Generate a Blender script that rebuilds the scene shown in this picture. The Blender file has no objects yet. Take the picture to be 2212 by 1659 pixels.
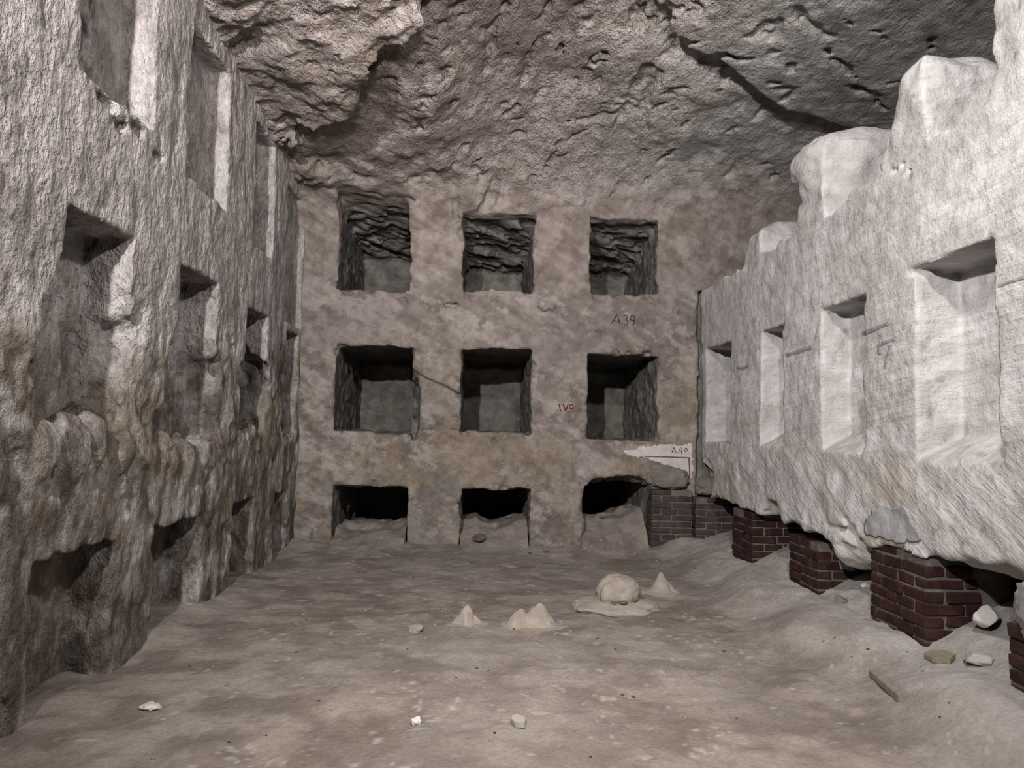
import bpy, bmesh, math, random
import numpy as np
from mathutils import Matrix, Vector
from mathutils.bvhtree import BVHTree

random.seed(7)
SC = bpy.context.scene
COL = SC.collection
Q = 1.0                                   # voxel size factor

# ------------------------------------------------------------------ camera
IW, IH, F = 2212.0, 1659.0, 1600.0
CAMZ = 1.4
YAW, PITCH, ROLL = math.radians(2.80), math.radians(3.33), math.radians(1.35)
CM = Matrix.Rotation(-YAW, 3, 'Z') @ Matrix.Rotation(math.pi/2 + PITCH, 3, 'X') @ Matrix.Rotation(ROLL, 3, 'Z')
cd = bpy.data.cameras.new('camera'); cd.sensor_width = 36.0; cd.lens = F/IW*36.0
cam = bpy.data.objects.new('camera', cd); COL.objects.link(cam)
cam.matrix_world = Matrix.Translation((0, 0, CAMZ)) @ CM.to_4x4()
SC.camera = cam

def ray(px, py):
    return CM @ Vector(((px-IW/2)/F, -(py-IH/2)/F, -1.0))
def on_y(px, py, Y):
    d = ray(px, py); t = Y/d.y
    return Vector((d.x*t, Y, CAMZ+d.z*t))
def on_x(px, py, X):
    d = ray(px, py); t = X/d.x
    return Vector((X, d.y*t, CAMZ+d.z*t))
def on_z(px, py, Z):
    d = ray(px, py); t = (Z-CAMZ)/d.z
    return Vector((d.x*t, d.y*t, Z))

# ------------------------------------------------------------------ noise
RS = np.random.RandomState(11)
TN = 64
TABS = [RS.uniform(-1, 1, (TN, TN, TN)).astype(np.float32) for _ in range(3)]

def _axis(c, f, off):
    u = c*f+off
    i = np.floor(u).astype(np.int64)
    t = (u-i).astype(np.float32)
    t = t*t*t*(t*(t*6-15)+10)
    return i, t
def gnoise(xs, ys, zs, f, seed=0):
    """value noise on a regular grid, frequencies f (scalar or per axis)"""
    fx, fy, fz = (f, f, f) if np.isscalar(f) else f
    T = TABS[seed % 3]; r = np.random.RandomState(seed*7+1).uniform(0, 64, 3)
    ix, tx = _axis(xs, fx, r[0]); iy, ty = _axis(ys, fy, r[1]); iz, tz = _axis(zs, fz, r[2])
    x0, y0, z0 = ix.min(), iy.min(), iz.min()
    L = T[np.ix_(np.arange(x0, ix.max()+2) % TN, np.arange(y0, iy.max()+2) % TN, np.arange(z0, iz.max()+2) % TN)]
    A = L[:, :, iz-z0]*(1-tz)+L[:, :, iz-z0+1]*tz
    A = A[:, iy-y0]*(1-ty)[None, :, None]+A[:, iy-y0+1]*ty[None, :, None]
    return A[ix-x0]*(1-tx)[:, None, None]+A[ix-x0+1]*tx[:, None, None]
def gfbm(xs, ys, zs, f, n, seed=0, gain=.5):
    f = np.array([f, f, f] if np.isscalar(f) else f, float)
    s = 0; a = 1
    for k in range(n):
        s = s+a*gnoise(xs, ys, zs, tuple(f), seed+k*3); f = f*2.07; a *= gain
    return s
def pnoise(P, f, seed=0):
    T = TABS[seed % 3]; r = np.random.RandomState(seed*7+1).uniform(0, 64, 3)
    u = P*np.array([f, f, f] if np.isscalar(f) else f)+r
    i = np.floor(u).astype(np.int64); t = (u-i).astype(np.float32); t = t*t*t*(t*(t*6-15)+10)
    i0 = i % TN; i1 = (i+1) % TN
    def g(a, b, c): return T[a, b, c]
    x0, y0, z0 = i0.T; x1, y1, z1 = i1.T; tx, ty, tz = t.T
    a = g(x0, y0, z0)*(1-tx)+g(x1, y0, z0)*tx; b = g(x0, y1, z0)*(1-tx)+g(x1, y1, z0)*tx
    c = g(x0, y0, z1)*(1-tx)+g(x1, y0, z1)*tx; d = g(x0, y1, z1)*(1-tx)+g(x1, y1, z1)*tx
    return (a*(1-ty)+b*ty)*(1-tz)+(c*(1-ty)+d*ty)*tz
def pfbm(P, f, n, seed=0, gain=.5):
    s = 0; a = 1; f = np.array([f, f, f] if np.isscalar(f) else f, float)
    for k in range(n):
        s = s+a*pnoise(P, tuple(f), seed+k*3); f = f*2.07; a *= gain
    return s
def sstep(a, b, x):
    t = np.clip((x-a)/(b-a), 0, 1); return t*t*(3-2*t)

# ------------------------------------------------------------------ field helpers
class Field:
    def __init__(s, lo, hi, h):
        s.lo = np.array(lo, float); s.h = h
        n = [int(round((hi[k]-lo[k])/h))+1 for k in range(3)]
        s.xs, s.ys, s.zs = [lo[k]+h*np.arange(n[k]) for k in range(3)]
        s.X = s.xs[:, None, None].astype(np.float32); s.Y = s.ys[None, :, None].astype(np.float32); s.Z = s.zs[None, None, :].astype(np.float32)
        s.d = None
    def win(s, lo, hi):
        out = []
        for c, a, b in zip((s.xs, s.ys, s.zs), lo, hi):
            i0 = int(np.searchsorted(c, a)); i1 = int(np.searchsorted(c, b))
            out.append(slice(i0, max(i1, i0)))
        return tuple(out)
    def box(s, lo, hi, r=.0, warp=.015, wf=5., seed=5, k=.0, m=.3, add=False, shape=None):
        """carve (or add) a box between lo and hi with ragged edges"""
        lo = np.array(lo, float); hi = np.array(hi, float)
        w = s.win(lo-m, hi+m)
        if any(q.stop-q.start < 2 for q in w): return
        xs, ys, zs = s.xs[w[0]], s.ys[w[1]], s.zs[w[2]]
        X = xs[:, None, None].astype(np.float32); Y = ys[None, :, None].astype(np.float32); Z = zs[None, None, :].astype(np.float32)
        if warp:
            X = X+warp*gfbm(xs, ys, zs, wf, 2, seed); Y = Y+warp*gfbm(xs, ys, zs, wf, 2, seed+1); Z = Z+warp*gfbm(xs, ys, zs, wf, 2, seed+2)
        c = (lo+hi)/2; b = (hi-lo)/2-r
        if shape is not None: X, Y, Z = shape(X, Y, Z, c)
        qx = np.abs(X-c[0])-b[0]; qy = np.abs(Y-c[1])-b[1]; qz = np.abs(Z-c[2])-b[2]
        d = np.sqrt(np.maximum(qx, 0)**2+np.maximum(qy, 0)**2+np.maximum(qz, 0)**2)+np.minimum(np.maximum(np.maximum(qx, qy), qz), 0)-r
        s.mix(w, d, k, add)
    def ell(s, c, rad, warp=.02, wf=5., seed=5, k=.05, add=False):
        c = np.array(c, float); rad = np.array(rad, float); m = .25
        w = s.win(c-rad-m, c+rad+m)
        if any(q.stop-q.start < 2 for q in w): return
        xs, ys, zs = s.xs[w[0]], s.ys[w[1]], s.zs[w[2]]
        X = xs[:, None, None]; Y = ys[None, :, None]; Z = zs[None, None, :]
        n = np.sqrt(((X-c[0])/rad[0])**2+((Y-c[1])/rad[1])**2+((Z-c[2])/rad[2])**2)
        d = ((n-1)*rad.min()+warp*gfbm(xs, ys, zs, wf, 3, seed)).astype(np.float32)
        s.mix(w, d, k, add)
    def mix(s, w, d, k, add):
        a = s.d[w]
        if not add: a, d = -a, d           # carve: solid = max(a, -d) = -min(-a, d)
        if k > 0:
            hh = np.clip(.5+.5*(d-a)/k, 0, 1); r = d*(1-hh)+a*hh-k*hh*(1-hh)
        else: r = np.minimum(a, d)
        s.d[w] = r if add else -r
    def crack(s, pts, rads, seed=3, warp=.03):
        """carve a fissure along a polyline of points"""
        for (p, q, ra, rb) in zip(pts[:-1], pts[1:], rads[:-1], rads[1:]):
            p = np.array(p, float); q = np.array(q, float); m = max(ra, rb)+.12
            w = s.win(np.minimum(p, q)-m, np.maximum(p, q)+m)
            if any(z.stop-z.start < 2 for z in w): continue
            xs, ys, zs = s.xs[w[0]], s.ys[w[1]], s.zs[w[2]]
            X = xs[:, None, None]+warp*gfbm(xs, ys, zs, 7, 2, seed); Y = ys[None, :, None]+warp*gfbm(xs, ys, zs, 7, 2, seed+1); Z = zs[None, None, :]+warp*gfbm(xs, ys, zs, 7, 2, seed+2)
            e = q-p; L = max(float(e@e), 1e-6)
            t = np.clip(((X-p[0])*e[0]+(Y-p[1])*e[1]+(Z-p[2])*e[2])/L, 0, 1)
            d = np.sqrt((X-p[0]-t*e[0])**2+(Y-p[1]-t*e[1])**2+(Z-p[2]-t*e[2])**2)-(ra+(rb-ra)*t)
            s.mix(w, d.astype(np.float32), .02, False)
    def band(s, fn, B=.22):
        """add fine displacement fn(points) close to the surface only"""
        idx = np.nonzero(np.abs(s.d) < B)
        P = np.stack([s.xs[idx[0]], s.ys[idx[1]], s.zs[idx[2]]], 1)
        s.d[idx] += fn(P).astype(np.float32)
    def mesh(s, name, mats, kind='structure', parent=None):
        V, Qd = surface_nets(s.d, s.lo, s.h)
        return mesh_np(name, V, Qd, mats, kind, parent)

def surface_nets(d, lo, h):
    sg = d < 0
    n = [k-1 for k in d.shape]
    c = np.zeros(n, np.uint8)
    off = [(i, j, k) for i in (0, 1) for j in (0, 1) for k in (0, 1)]
    for (i, j, k) in off: c += sg[i:i+n[0], j:j+n[1], k:k+n[2]]
    act = (c > 0) & (c < 8)
    I = np.argwhere(act); idm = np.full(n, -1, np.int32); idm[act] = np.arange(len(I), dtype=np.int32)
    vals = np.stack([d[I[:, 0]+i, I[:, 1]+j, I[:, 2]+k] for (i, j, k) in off], 1)
    pos = np.zeros((len(I), 3)); cnt = np.zeros(len(I))
    for a in range(8):
        for b in range(a+1, 8):
            oa = np.array(off[a]); ob = np.array(off[b])
            if np.abs(oa-ob).sum() != 1: continue
            m = (vals[:, a] < 0) != (vals[:, b] < 0)
            t = vals[m, a]/(vals[m, a]-vals[m, b])
            pos[m] += oa+t[:, None]*(ob-oa); cnt[m] += 1
    V = lo+h*(I+pos/cnt[:, None])
    quads = []
    for ax in range(3):
        o1, o2 = [k for k in range(3) if k != ax]
        sl0 = [slice(None)]*3; sl1 = [slice(None)]*3
        sl0[ax] = slice(0, -1); sl1[ax] = slice(1, None)
        A = sg[tuple(sl0)]; B = sg[tuple(sl1)]
        E = np.argwhere(A != B)
        E = E[(E[:, o1] > 0) & (E[:, o2] > 0) & (E[:, o1] < n[o1]) & (E[:, o2] < n[o2])]
        inside0 = A[E[:, 0], E[:, 1], E[:, 2]]
        def cell(da, db):
            q = E.copy(); q[:, o1] += da; q[:, o2] += db
            return idm[q[:, 0], q[:, 1], q[:, 2]]
        F4 = np.stack([cell(-1, -1), cell(0, -1), cell(0, 0), cell(-1, 0)], 1)
        flip = inside0 if ax != 1 else ~inside0
        F4[~flip] = F4[~flip][:, ::-1]
        quads.append(F4)
    return V, np.concatenate(quads)

def mesh_np(name, V, Qd, mats, kind=None, parent=None):
    me = bpy.data.meshes.new(name)
    me.vertices.add(len(V)); me.vertices.foreach_set('co', np.ascontiguousarray(V, np.float32).ravel())
    k = Qd.shape[1]
    me.loops.add(Qd.size); me.loops.foreach_set('vertex_index', np.ascontiguousarray(Qd, np.int32).ravel())
    me.polygons.add(len(Qd)); me.polygons.foreach_set('loop_start', np.arange(0, Qd.size, k, dtype=np.int32))
    me.polygons.foreach_set('use_smooth', np.ones(len(Qd), bool))
    me.update(calc_edges=True); me.validate()
    for m in (mats if isinstance(mats, (list, tuple)) else [mats]): me.materials.append(m)
    o = bpy.data.objects.new(name, me); COL.objects.link(o)
    if kind: o['kind'] = kind
    if parent: o.parent = parent
    return o

# ------------------------------------------------------------------ materials
class NT:
    def __init__(s, name):
        s.m = bpy.data.materials.new(name); s.m.use_nodes = True
        s.t = s.m.node_tree; s.t.nodes.clear()
        s.out = s.n('ShaderNodeOutputMaterial'); s.b = s.n('ShaderNodeBsdfPrincipled')
        s.l(s.b.outputs[0], s.out.inputs[0]); s.b.inputs['Specular IOR Level'].default_value = .12
        s.tc = s.n('ShaderNodeTexCoord').outputs['Object']
    def n(s, t): return s.t.nodes.new(t)
    def l(s, a, b): s.t.links.new(a, b)
    def map(s, scale=(1, 1, 1), rot=(0, 0, 0), loc=(0, 0, 0), src=None):
        v = src or s.tc
        if any(rot):
            r = s.n('ShaderNodeMapping'); s.l(v, r.inputs[0]); r.inputs['Rotation'].default_value = rot; v = r.outputs[0]
        m = s.n('ShaderNodeMapping'); s.l(v, m.inputs[0])
        m.inputs['Scale'].default_value = scale; m.inputs['Location'].default_value = loc
        return m.outputs[0]
    def noise(s, vec, scale, detail=5, rough=.6, dist=0.):
        q = s.n('ShaderNodeTexNoise'); s.l(vec, q.inputs['Vector'])
        q.inputs['Scale'].default_value = scale; q.inputs['Detail'].default_value = detail
        q.inputs['Roughness'].default_value = rough; q.inputs['Distortion'].default_value = dist
        return q.outputs[0]
    def noise_col(s, vec, scale):
        q = s.n('ShaderNodeTexNoise'); s.l(vec, q.inputs['Vector']); q.inputs['Scale'].default_value = scale; q.inputs['Detail'].default_value = 2
        return q.outputs[1]
    def voro(s, vec, scale, feat='F1'):
        q = s.n('ShaderNodeTexVoronoi'); q.feature = feat; s.l(vec, q.inputs['Vector']); q.inputs['Scale'].default_value = scale
        return q.outputs['Distance']
    def ramp(s, fac, stops):
        r = s.n('ShaderNodeValToRGB'); s.l(fac, r.inputs[0])
        e = r.color_ramp.elements
        while len(e) < len(stops): e.new(.5)
        for k, (p, c) in enumerate(stops):
            e[k].position = p; e[k].color = (*c, 1) if not np.isscalar(c) else (c, c, c, 1)
        return r.outputs[0]
    def mr(s, v, a, b, c=0., d=1.):
        m = s.n('ShaderNodeMapRange'); s.l(v, m.inputs[0])
        for k, q in enumerate((a, b, c, d)): m.inputs[k+1].default_value = q
        return m.outputs[0]
    def mix(s, f, a, b, mode='MIX'):
        m = s.n('ShaderNodeMix'); m.data_type = 'RGBA'; m.blend_type = mode
        for q, i in ((f, 0), (a, 6), (b, 7)):
            if hasattr(q, 'node'): s.l(q, m.inputs[i])
            elif i == 0: m.inputs[0].default_value = q
            else: m.inputs[i].default_value = (*q, 1)
        return m.outputs[2]
    def math(s, op, a, b=None):
        m = s.n('ShaderNodeMath'); m.operation = op
        for k, q in enumerate((a, b)):
            if q is None: continue
            if hasattr(q, 'node'): s.l(q, m.inputs[k])
            else: m.inputs[k].default_value = q
        return m.outputs[0]
    def xyz(s):
        q = s.n('ShaderNodeSeparateXYZ'); s.l(s.tc, q.inputs[0]); return q.outputs
    def finish(s, col, height=None, strength=.6, dist=.02, rough=.95):
        if hasattr(col, 'node'): s.l(col, s.b.inputs['Base Color'])
        else: s.b.inputs['Base Color'].default_value = (*col, 1)
        s.b.inputs['Roughness'].default_value = rough
        if height is not None:
            bu = s.n('ShaderNodeBump'); bu.inputs['Strength'].default_value = strength; bu.inputs['Distance'].default_value = dist
            s.l(height, bu.inputs['Height']); s.l(bu.outputs[0], s.b.inputs['Normal'])
        return s.m

# ---- mottling of the big surfaces: rock colour stored per point, fine grain added by the shader
ROT3 = np.array(Matrix.Rotation(.62, 3, 'X') @ Matrix.Rotation(.81, 3, 'Y') @ Matrix.Rotation(.53, 3, 'Z'))
def n01(P, f, o, seed, gain=.55): return .5+.34*pfbm(P@ROT3 if np.isscalar(f) else P, f, o, seed, gain)
def nramp(x, stops):
    ps = [p for p, _ in stops]
    if np.isscalar(stops[0][1]): return np.interp(x, ps, [c for _, c in stops])
    return np.stack([np.interp(x, ps, [c[k] for _, c in stops]) for k in range(3)], 1)
def nmix(t, a, b): t = np.asarray(t)[..., None] if np.ndim(t) else t; return a+(np.asarray(b)-a)*t
def rotP(P, deg, ax):
    c, q = math.cos(math.radians(deg)), math.sin(math.radians(deg))
    if ax == 'Y': return np.stack([P[:, 0]*c-P[:, 2]*q, P[:, 1], P[:, 0]*q+P[:, 2]*c], 1)
    return np.stack([P[:, 0], P[:, 1]*c+P[:, 2]*q, -P[:, 1]*q+P[:, 2]*c], 1)
def store(o, fn):
    me = o.data; n = len(me.vertices); co = np.empty(n*3, np.float32); me.vertices.foreach_get('co', co); P = co.reshape(-1, 3).astype(float)
    c, m = fn(P)
    a = me.attributes.new('rock', 'FLOAT_COLOR', 'POINT')
    a.data.foreach_set('color', np.concatenate([np.clip(c, 0, 1), np.broadcast_to(m, (n,))[:, None]], 1).astype(np.float32).ravel())
def col_left(P):
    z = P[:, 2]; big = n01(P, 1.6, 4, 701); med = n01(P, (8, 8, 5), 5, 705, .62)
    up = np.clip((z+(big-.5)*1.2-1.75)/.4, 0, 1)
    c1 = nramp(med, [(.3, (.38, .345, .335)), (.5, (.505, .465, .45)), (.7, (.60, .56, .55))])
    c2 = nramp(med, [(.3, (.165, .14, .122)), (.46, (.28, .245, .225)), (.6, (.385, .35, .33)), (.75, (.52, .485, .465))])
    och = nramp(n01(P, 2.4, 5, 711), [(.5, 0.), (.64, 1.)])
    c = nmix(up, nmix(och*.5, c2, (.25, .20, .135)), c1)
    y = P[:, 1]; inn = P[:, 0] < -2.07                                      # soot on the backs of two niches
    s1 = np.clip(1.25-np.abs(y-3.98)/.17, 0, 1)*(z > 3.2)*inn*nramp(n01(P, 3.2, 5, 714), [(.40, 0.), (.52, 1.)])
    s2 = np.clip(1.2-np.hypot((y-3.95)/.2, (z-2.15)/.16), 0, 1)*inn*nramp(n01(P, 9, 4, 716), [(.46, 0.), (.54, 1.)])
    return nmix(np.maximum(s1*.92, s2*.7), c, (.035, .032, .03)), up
def col_rock(P):
    x, y, z = P.T; R = rotP(P, 28, 'Y')
    st = n01(R, (1.8, 5, 15), 5, 721); big = n01(P, 1.5, 4, 725); med = n01(P, 7, 6, 728, .62)
    c = nramp(st, [(.3, (.265, .22, .197)), (.5, (.335, .285, .255)), (.7, (.40, .35, .32))])
    c = nmix(.5, c, nramp(med, [(.3, (.21, .175, .155)), (.5, (.335, .29, .265)), (.7, (.46, .41, .385))]))
    c = c*.86; low = np.clip((3.3-z)/.4, 0, 1)
    drk = nramp(n01(P, 2.4, 6, 731, .6), [(.54, 0.), (.64, 1.)]); c = nmix(drk*low*.55, c, (.19, .16, .14))
    pale = nramp(n01(R, (2.6, 4, 5.5), 7, 735, .66), [(.52, 0.), (.58, 1.)]); c = nmix(pale*low*.75, c, (.46, .41, .38))
    gr = nramp(n01(P, 1.7, 6, 738, .6), [(.48, 0.), (.62, 1.)]); c = nmix(gr*np.clip((3.2-z)/.8, 0, 1)*.55, c, (.275, .245, .23))
    och = nramp(n01(P, 1.9, 7, 741, .62), [(.5, 0.), (.60, 1.)]); c = nmix(och*np.clip((2.6-z)/1.4, 0, 1)*.5, c, (.33, .26, .175))
    cru = nramp(n01(P, 3.4, 7, 744, .66), [(.54, 0.), (.59, 1.)]); c = nmix(cru*np.clip((2.6-z)/.7, 0, 1)*.45, c, (.45, .395, .335))
    pit = np.clip((pnoise(P, 17, 747)-.30)/.2, 0, 1)*nramp(n01(P, 1.9, 3, 748), [(.5, 0.), (.6, 1.)])*np.clip((2.0-z)/.4, 0, 1)
    c = nmix(pit*.5, c, (.18, .145, .11))
    up = np.clip((z+.5*big-4.2)/.5, 0, 1)
    cc = nramp(med, [(.3, (.38, .325, .295)), (.5, (.475, .415, .385)), (.7, (.56, .505, .475))])
    cc = nmix(nramp(big, [(.42, 0.), (.62, 1.)])*.4, cc, (.46, .39, .39))
    lef = np.clip((.2-(x+big*.6))/.6, 0, 1)
    vein = nramp(n01(P, (2.6, 1.2, .5), 4, 751), [(.58, 0.), (.66, 1.)]); cc = nmix(vein*lef*.6, cc, (.29, .24, .19))
    g = np.clip((x+big*.8-1.3)/1.3, 0, 1); cc = nmix(g, cc, nramp(med, [(.3, (.33, .32, .305)), (.7, (.48, .47, .455))]))
    ins = np.clip((y-8.58-.04*pnoise(P, 6, 755))/.05, 0, 1)*np.clip((4.1-z)/.1, 0, 1)      # darker greenish grey inside the shafts, past the wall face
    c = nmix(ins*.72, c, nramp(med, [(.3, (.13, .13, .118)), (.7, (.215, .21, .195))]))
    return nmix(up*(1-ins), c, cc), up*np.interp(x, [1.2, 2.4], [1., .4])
def col_right(P):
    z = P[:, 2]; low = np.clip((1.55-z)/.4, 0, 1); med = n01(P, 6, 6, 761, .6)
    c = nramp(med, [(.3, (.54, .52, .51)), (.5, (.62, .605, .595)), (.7, (.685, .675, .67))])
    s1 = n01(rotP(P, -6, 'X'), (6, 2, 24), 4, 764); s2 = n01(rotP(P, 32, 'X'), (8, 2.5, 20), 4, 767)
    st = s1*(1-low)+s2*low
    c = nmix(nramp(st, [(.32, 1.), (.48, 0.)])*.35, c, (.44, .405, .38))
    stn = nramp(n01(P, 1.7, 6, 771, .6), [(.55, 0.), (.65, 1.)]); c = nmix(stn*np.clip((1.6-z)/.8, 0, 1)*.6, c, (.45, .385, .30))
    gry = nramp(n01(P, 1.3, 5, 774), [(.5, 0.), (.64, 1.)]); c = nmix(gry*.35, c, (.53, .505, .49))
    pit = np.clip((pnoise(P@ROT3, 21, 777)-.58)/.15, 0, 1)*nramp(n01(P, 2.2, 3, 778), [(.53, 0.), (.58, 1.)]); c = nmix(pit*.4, c, (.22, .20, .19))
    return c, low
def col_floor(P, k=1.):
    x = P[:, 0]; big = n01(P, 1.1, 4, 781); med = n01(P, (5, 5, 5), 6, 784, .62)
    c = nramp(med, [(.25, (.225, .19, .163)), (.5, (.292, .25, .22)), (.75, (.365, .32, .283))])
    c = nmix(nramp(big, [(.35, 0.), (.75, 1.)])*.35, c, (.37, .335, .31))
    c = nmix(np.clip((x+.4*big-2.2)/.5, 0, 1), c, nramp(med, [(.3, (.39, .36, .335)), (.7, (.48, .45, .43))]))
    sp = np.clip((pnoise(P, 31, 787)-.55)/.15, 0, 1)*nramp(n01(P, 5, 3, 789), [(.54, 0.), (.6, 1.)]); c = nmix(sp*.6, c, (.55, .52, .48))
    return c, 0.
def attr(n):
    a = n.n('ShaderNodeAttribute'); a.attribute_name = 'rock'; return a.outputs['Color'], a.outputs['Alpha']
def grained(n, col, g, amt=.35):
    return n.mix(1., col, n.ramp(g, [(.3, 1-amt), (.7, 1+0.0)]) if False else n.mr(g, .25, .75, 1-amt, 1+amt), 'MULTIPLY')

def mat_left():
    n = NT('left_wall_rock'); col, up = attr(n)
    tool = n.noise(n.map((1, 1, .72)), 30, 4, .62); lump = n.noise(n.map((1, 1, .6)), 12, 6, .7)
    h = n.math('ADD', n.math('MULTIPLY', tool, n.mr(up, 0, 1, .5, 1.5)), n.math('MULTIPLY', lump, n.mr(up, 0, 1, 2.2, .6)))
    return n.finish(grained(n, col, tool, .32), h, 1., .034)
def mat_back():
    """shaft wall, vault and ceiling: one bed of rock, banded low down, plainer overhead"""
    n = NT('banded_rock'); col, up = attr(n)
    med = n.noise(n.map(), 9, 7, .68)
    st = n.noise(n.map((.5, 1, 2.2), (0, math.radians(-28), 0)), 7, 4, .6)
    chip = n.math('ABSOLUTE', n.math('SUBTRACT', n.noise(n.map((1, .55, 1)), 5.5, 6, .66), .5))
    h = n.math('ADD', n.math('MULTIPLY', st, n.mr(up, 0, 1, .75, .3)), n.math('MULTIPLY', med, n.mr(up, 0, 1, 1.05, .8)))
    h = n.math('ADD', h, n.math('MULTIPLY', n.math('MINIMUM', n.math('MULTIPLY', chip, 7.), 1.2), n.math('MULTIPLY', up, 1.3)))
    return n.finish(grained(n, col, med, .34), h, 1., .034)
def mat_right():
    n = NT('right_wall_rock'); col, low = attr(n)
    s1 = n.noise(n.map((1, .25, 3.2), (math.radians(8), 0, 0)), 8, 4, .6); s2 = n.noise(n.map((1, .3, 2.6), (math.radians(-32), 0, 0)), 9, 4, .62)
    med = n.noise(n.map(), 10, 6, .66)
    h = n.math('ADD', n.math('MULTIPLY', n.mix(low, s1, s2), .75), med)
    return n.finish(grained(n, col, med, .10), h, .95, .024)
def mat_floor(name='dust_floor', k=1.):
    n = NT(name); col, _ = attr(n)
    med = n.noise(n.map(), 6, 7, .68); fine = n.noise(n.map(), 46, 3, .65)
    return n.finish(grained(n, col, fine, .16), n.math('ADD', med, n.math('MULTIPLY', fine, .35)), .9, .022)

def mat_flat(name, c0, c1, scale=12, dist=.01, strength=.7, loc=(0, 0, 0), rough=.9):
    n = NT(name); a = n.noise(n.map(loc=loc), scale, 4, .65)
    return n.finish(n.ramp(a, [(.32, c0), (.68, c1)]), n.noise(n.map(), scale*2.2, 4, .65), strength, dist, rough)

M_LEFT, M_BACK, M_RIGHT, M_FLOOR = mat_left(), mat_back(), mat_right(), mat_floor(); M_CEIL = M_BACK
M_BRICK = mat_flat('red_brown_brick', (.026, .013, .012), (.068, .033, .029), 7)
M_BRICK2 = mat_flat('dusty_dark_brick', (.05, .038, .035), (.10, .08, .072), 7)
M_MORTAR = mat_flat('grey_mortar', (.11, .095, .09), (.22, .20, .19), 9)
M_CEMENT = mat_flat('grey_cement', (.24, .235, .235), (.37, .365, .365), 10)
M_PATCH = mat_flat('pale_cement', (.33, .33, .335), (.47, .47, .475), 14)
M_FILL = mat_flat('grey_brown_render', (.17, .15, .135), (.27, .24, .22), 9)
M_CLAY = mat_flat('pale_clay', (.34, .295, .25), (.46, .405, .35), 12, .012)
M_CHIP = mat_flat('dusty_chip', (.40, .37, .34), (.55, .52, .48), 14)
M_PALE = mat_flat('pale_limestone', (.66, .63, .59), (.82, .80, .76), 14)
M_WHITE = mat_flat('white_chalk', (.80, .78, .74), (.90, .89, .86), 14)
M_DARK = mat_flat('dark_stone', (.10, .085, .075), (.19, .165, .15), 14)
M_BROWN = mat_flat('brown_stone', (.20, .16, .13), (.30, .25, .21), 14)
M_WOOD = mat_flat('grey_brown_wood', (.26, .225, .20), (.37, .33, .30), 20)
M_TILE = mat_flat('buff_tile', (.25, .215, .155), (.37, .325, .25), 16)
M_PLASTER = mat_flat('white_plaster', (.56, .50, .48), (.76, .71, .69), 9, .006)
M_REDLINE = mat_flat('dull_red_paint', (.20, .10, .10), (.27, .15, .15), 30, .002)
M_INK = mat_flat('dark_red_brown_paint', (.07, .03, .026), (.11, .05, .045), 30, .002)
M_REDINK = mat_flat('red_paint', (.13, .022, .02), (.19, .04, .035), 30, .002)
M_GREYINK = mat_flat('grey_paint', (.22, .215, .215), (.36, .355, .35), 30, .002)

# ------------------------------------------------------------------ things
def tag(o, label, cat, group=None):
    o['label'] = label; o['category'] = cat
    if group: o['group'] = group
    return o
def empty(name, loc):
    o = bpy.data.objects.new(name, None); COL.objects.link(o); o.location = loc; o.empty_display_size = .1
    return o
def lump(name, mat, size, seed, rough=.18, boxy=0., sub=4, freq=1.6, flat=None, cuts=0):
    """an irregular closed stone centred on its own origin, full size = size"""
    bm = bmesh.new(); bmesh.ops.create_icosphere(bm, subdivisions=sub, radius=1)
    P = np.array([v.co[:] for v in bm.verts])
    if boxy:
        q = P/np.abs(P).max(1, keepdims=True); P = P*(1-boxy)+q*boxy
    r = np.random.RandomState(seed)
    for _ in range(cuts):                  # knock flat facets off
        nrm = r.normal(size=3); nrm /= np.linalg.norm(nrm); dd = r.uniform(.55, .8)
        e = P@nrm-dd; P = P-np.maximum(e, 0)[:, None]*nrm*.92
    nn = pfbm(P+seed*3.7, freq, 4, seed)
    P = P*(1+rough*nn)[:, None]
    P = P*(np.array(size)/2)
    if flat is not None: P[:, 2] = np.maximum(P[:, 2], flat*size[2]/2)
    for v, p in zip(bm.verts, P): v.co = p
    me = bpy.data.meshes.new(name); bm.to_mesh(me); bm.free()
    for p in me.polygons: p.use_smooth = True
    me.materials.append(mat)
    o = bpy.data.objects.new(name, me); COL.objects.link(o)
    return o

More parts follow.
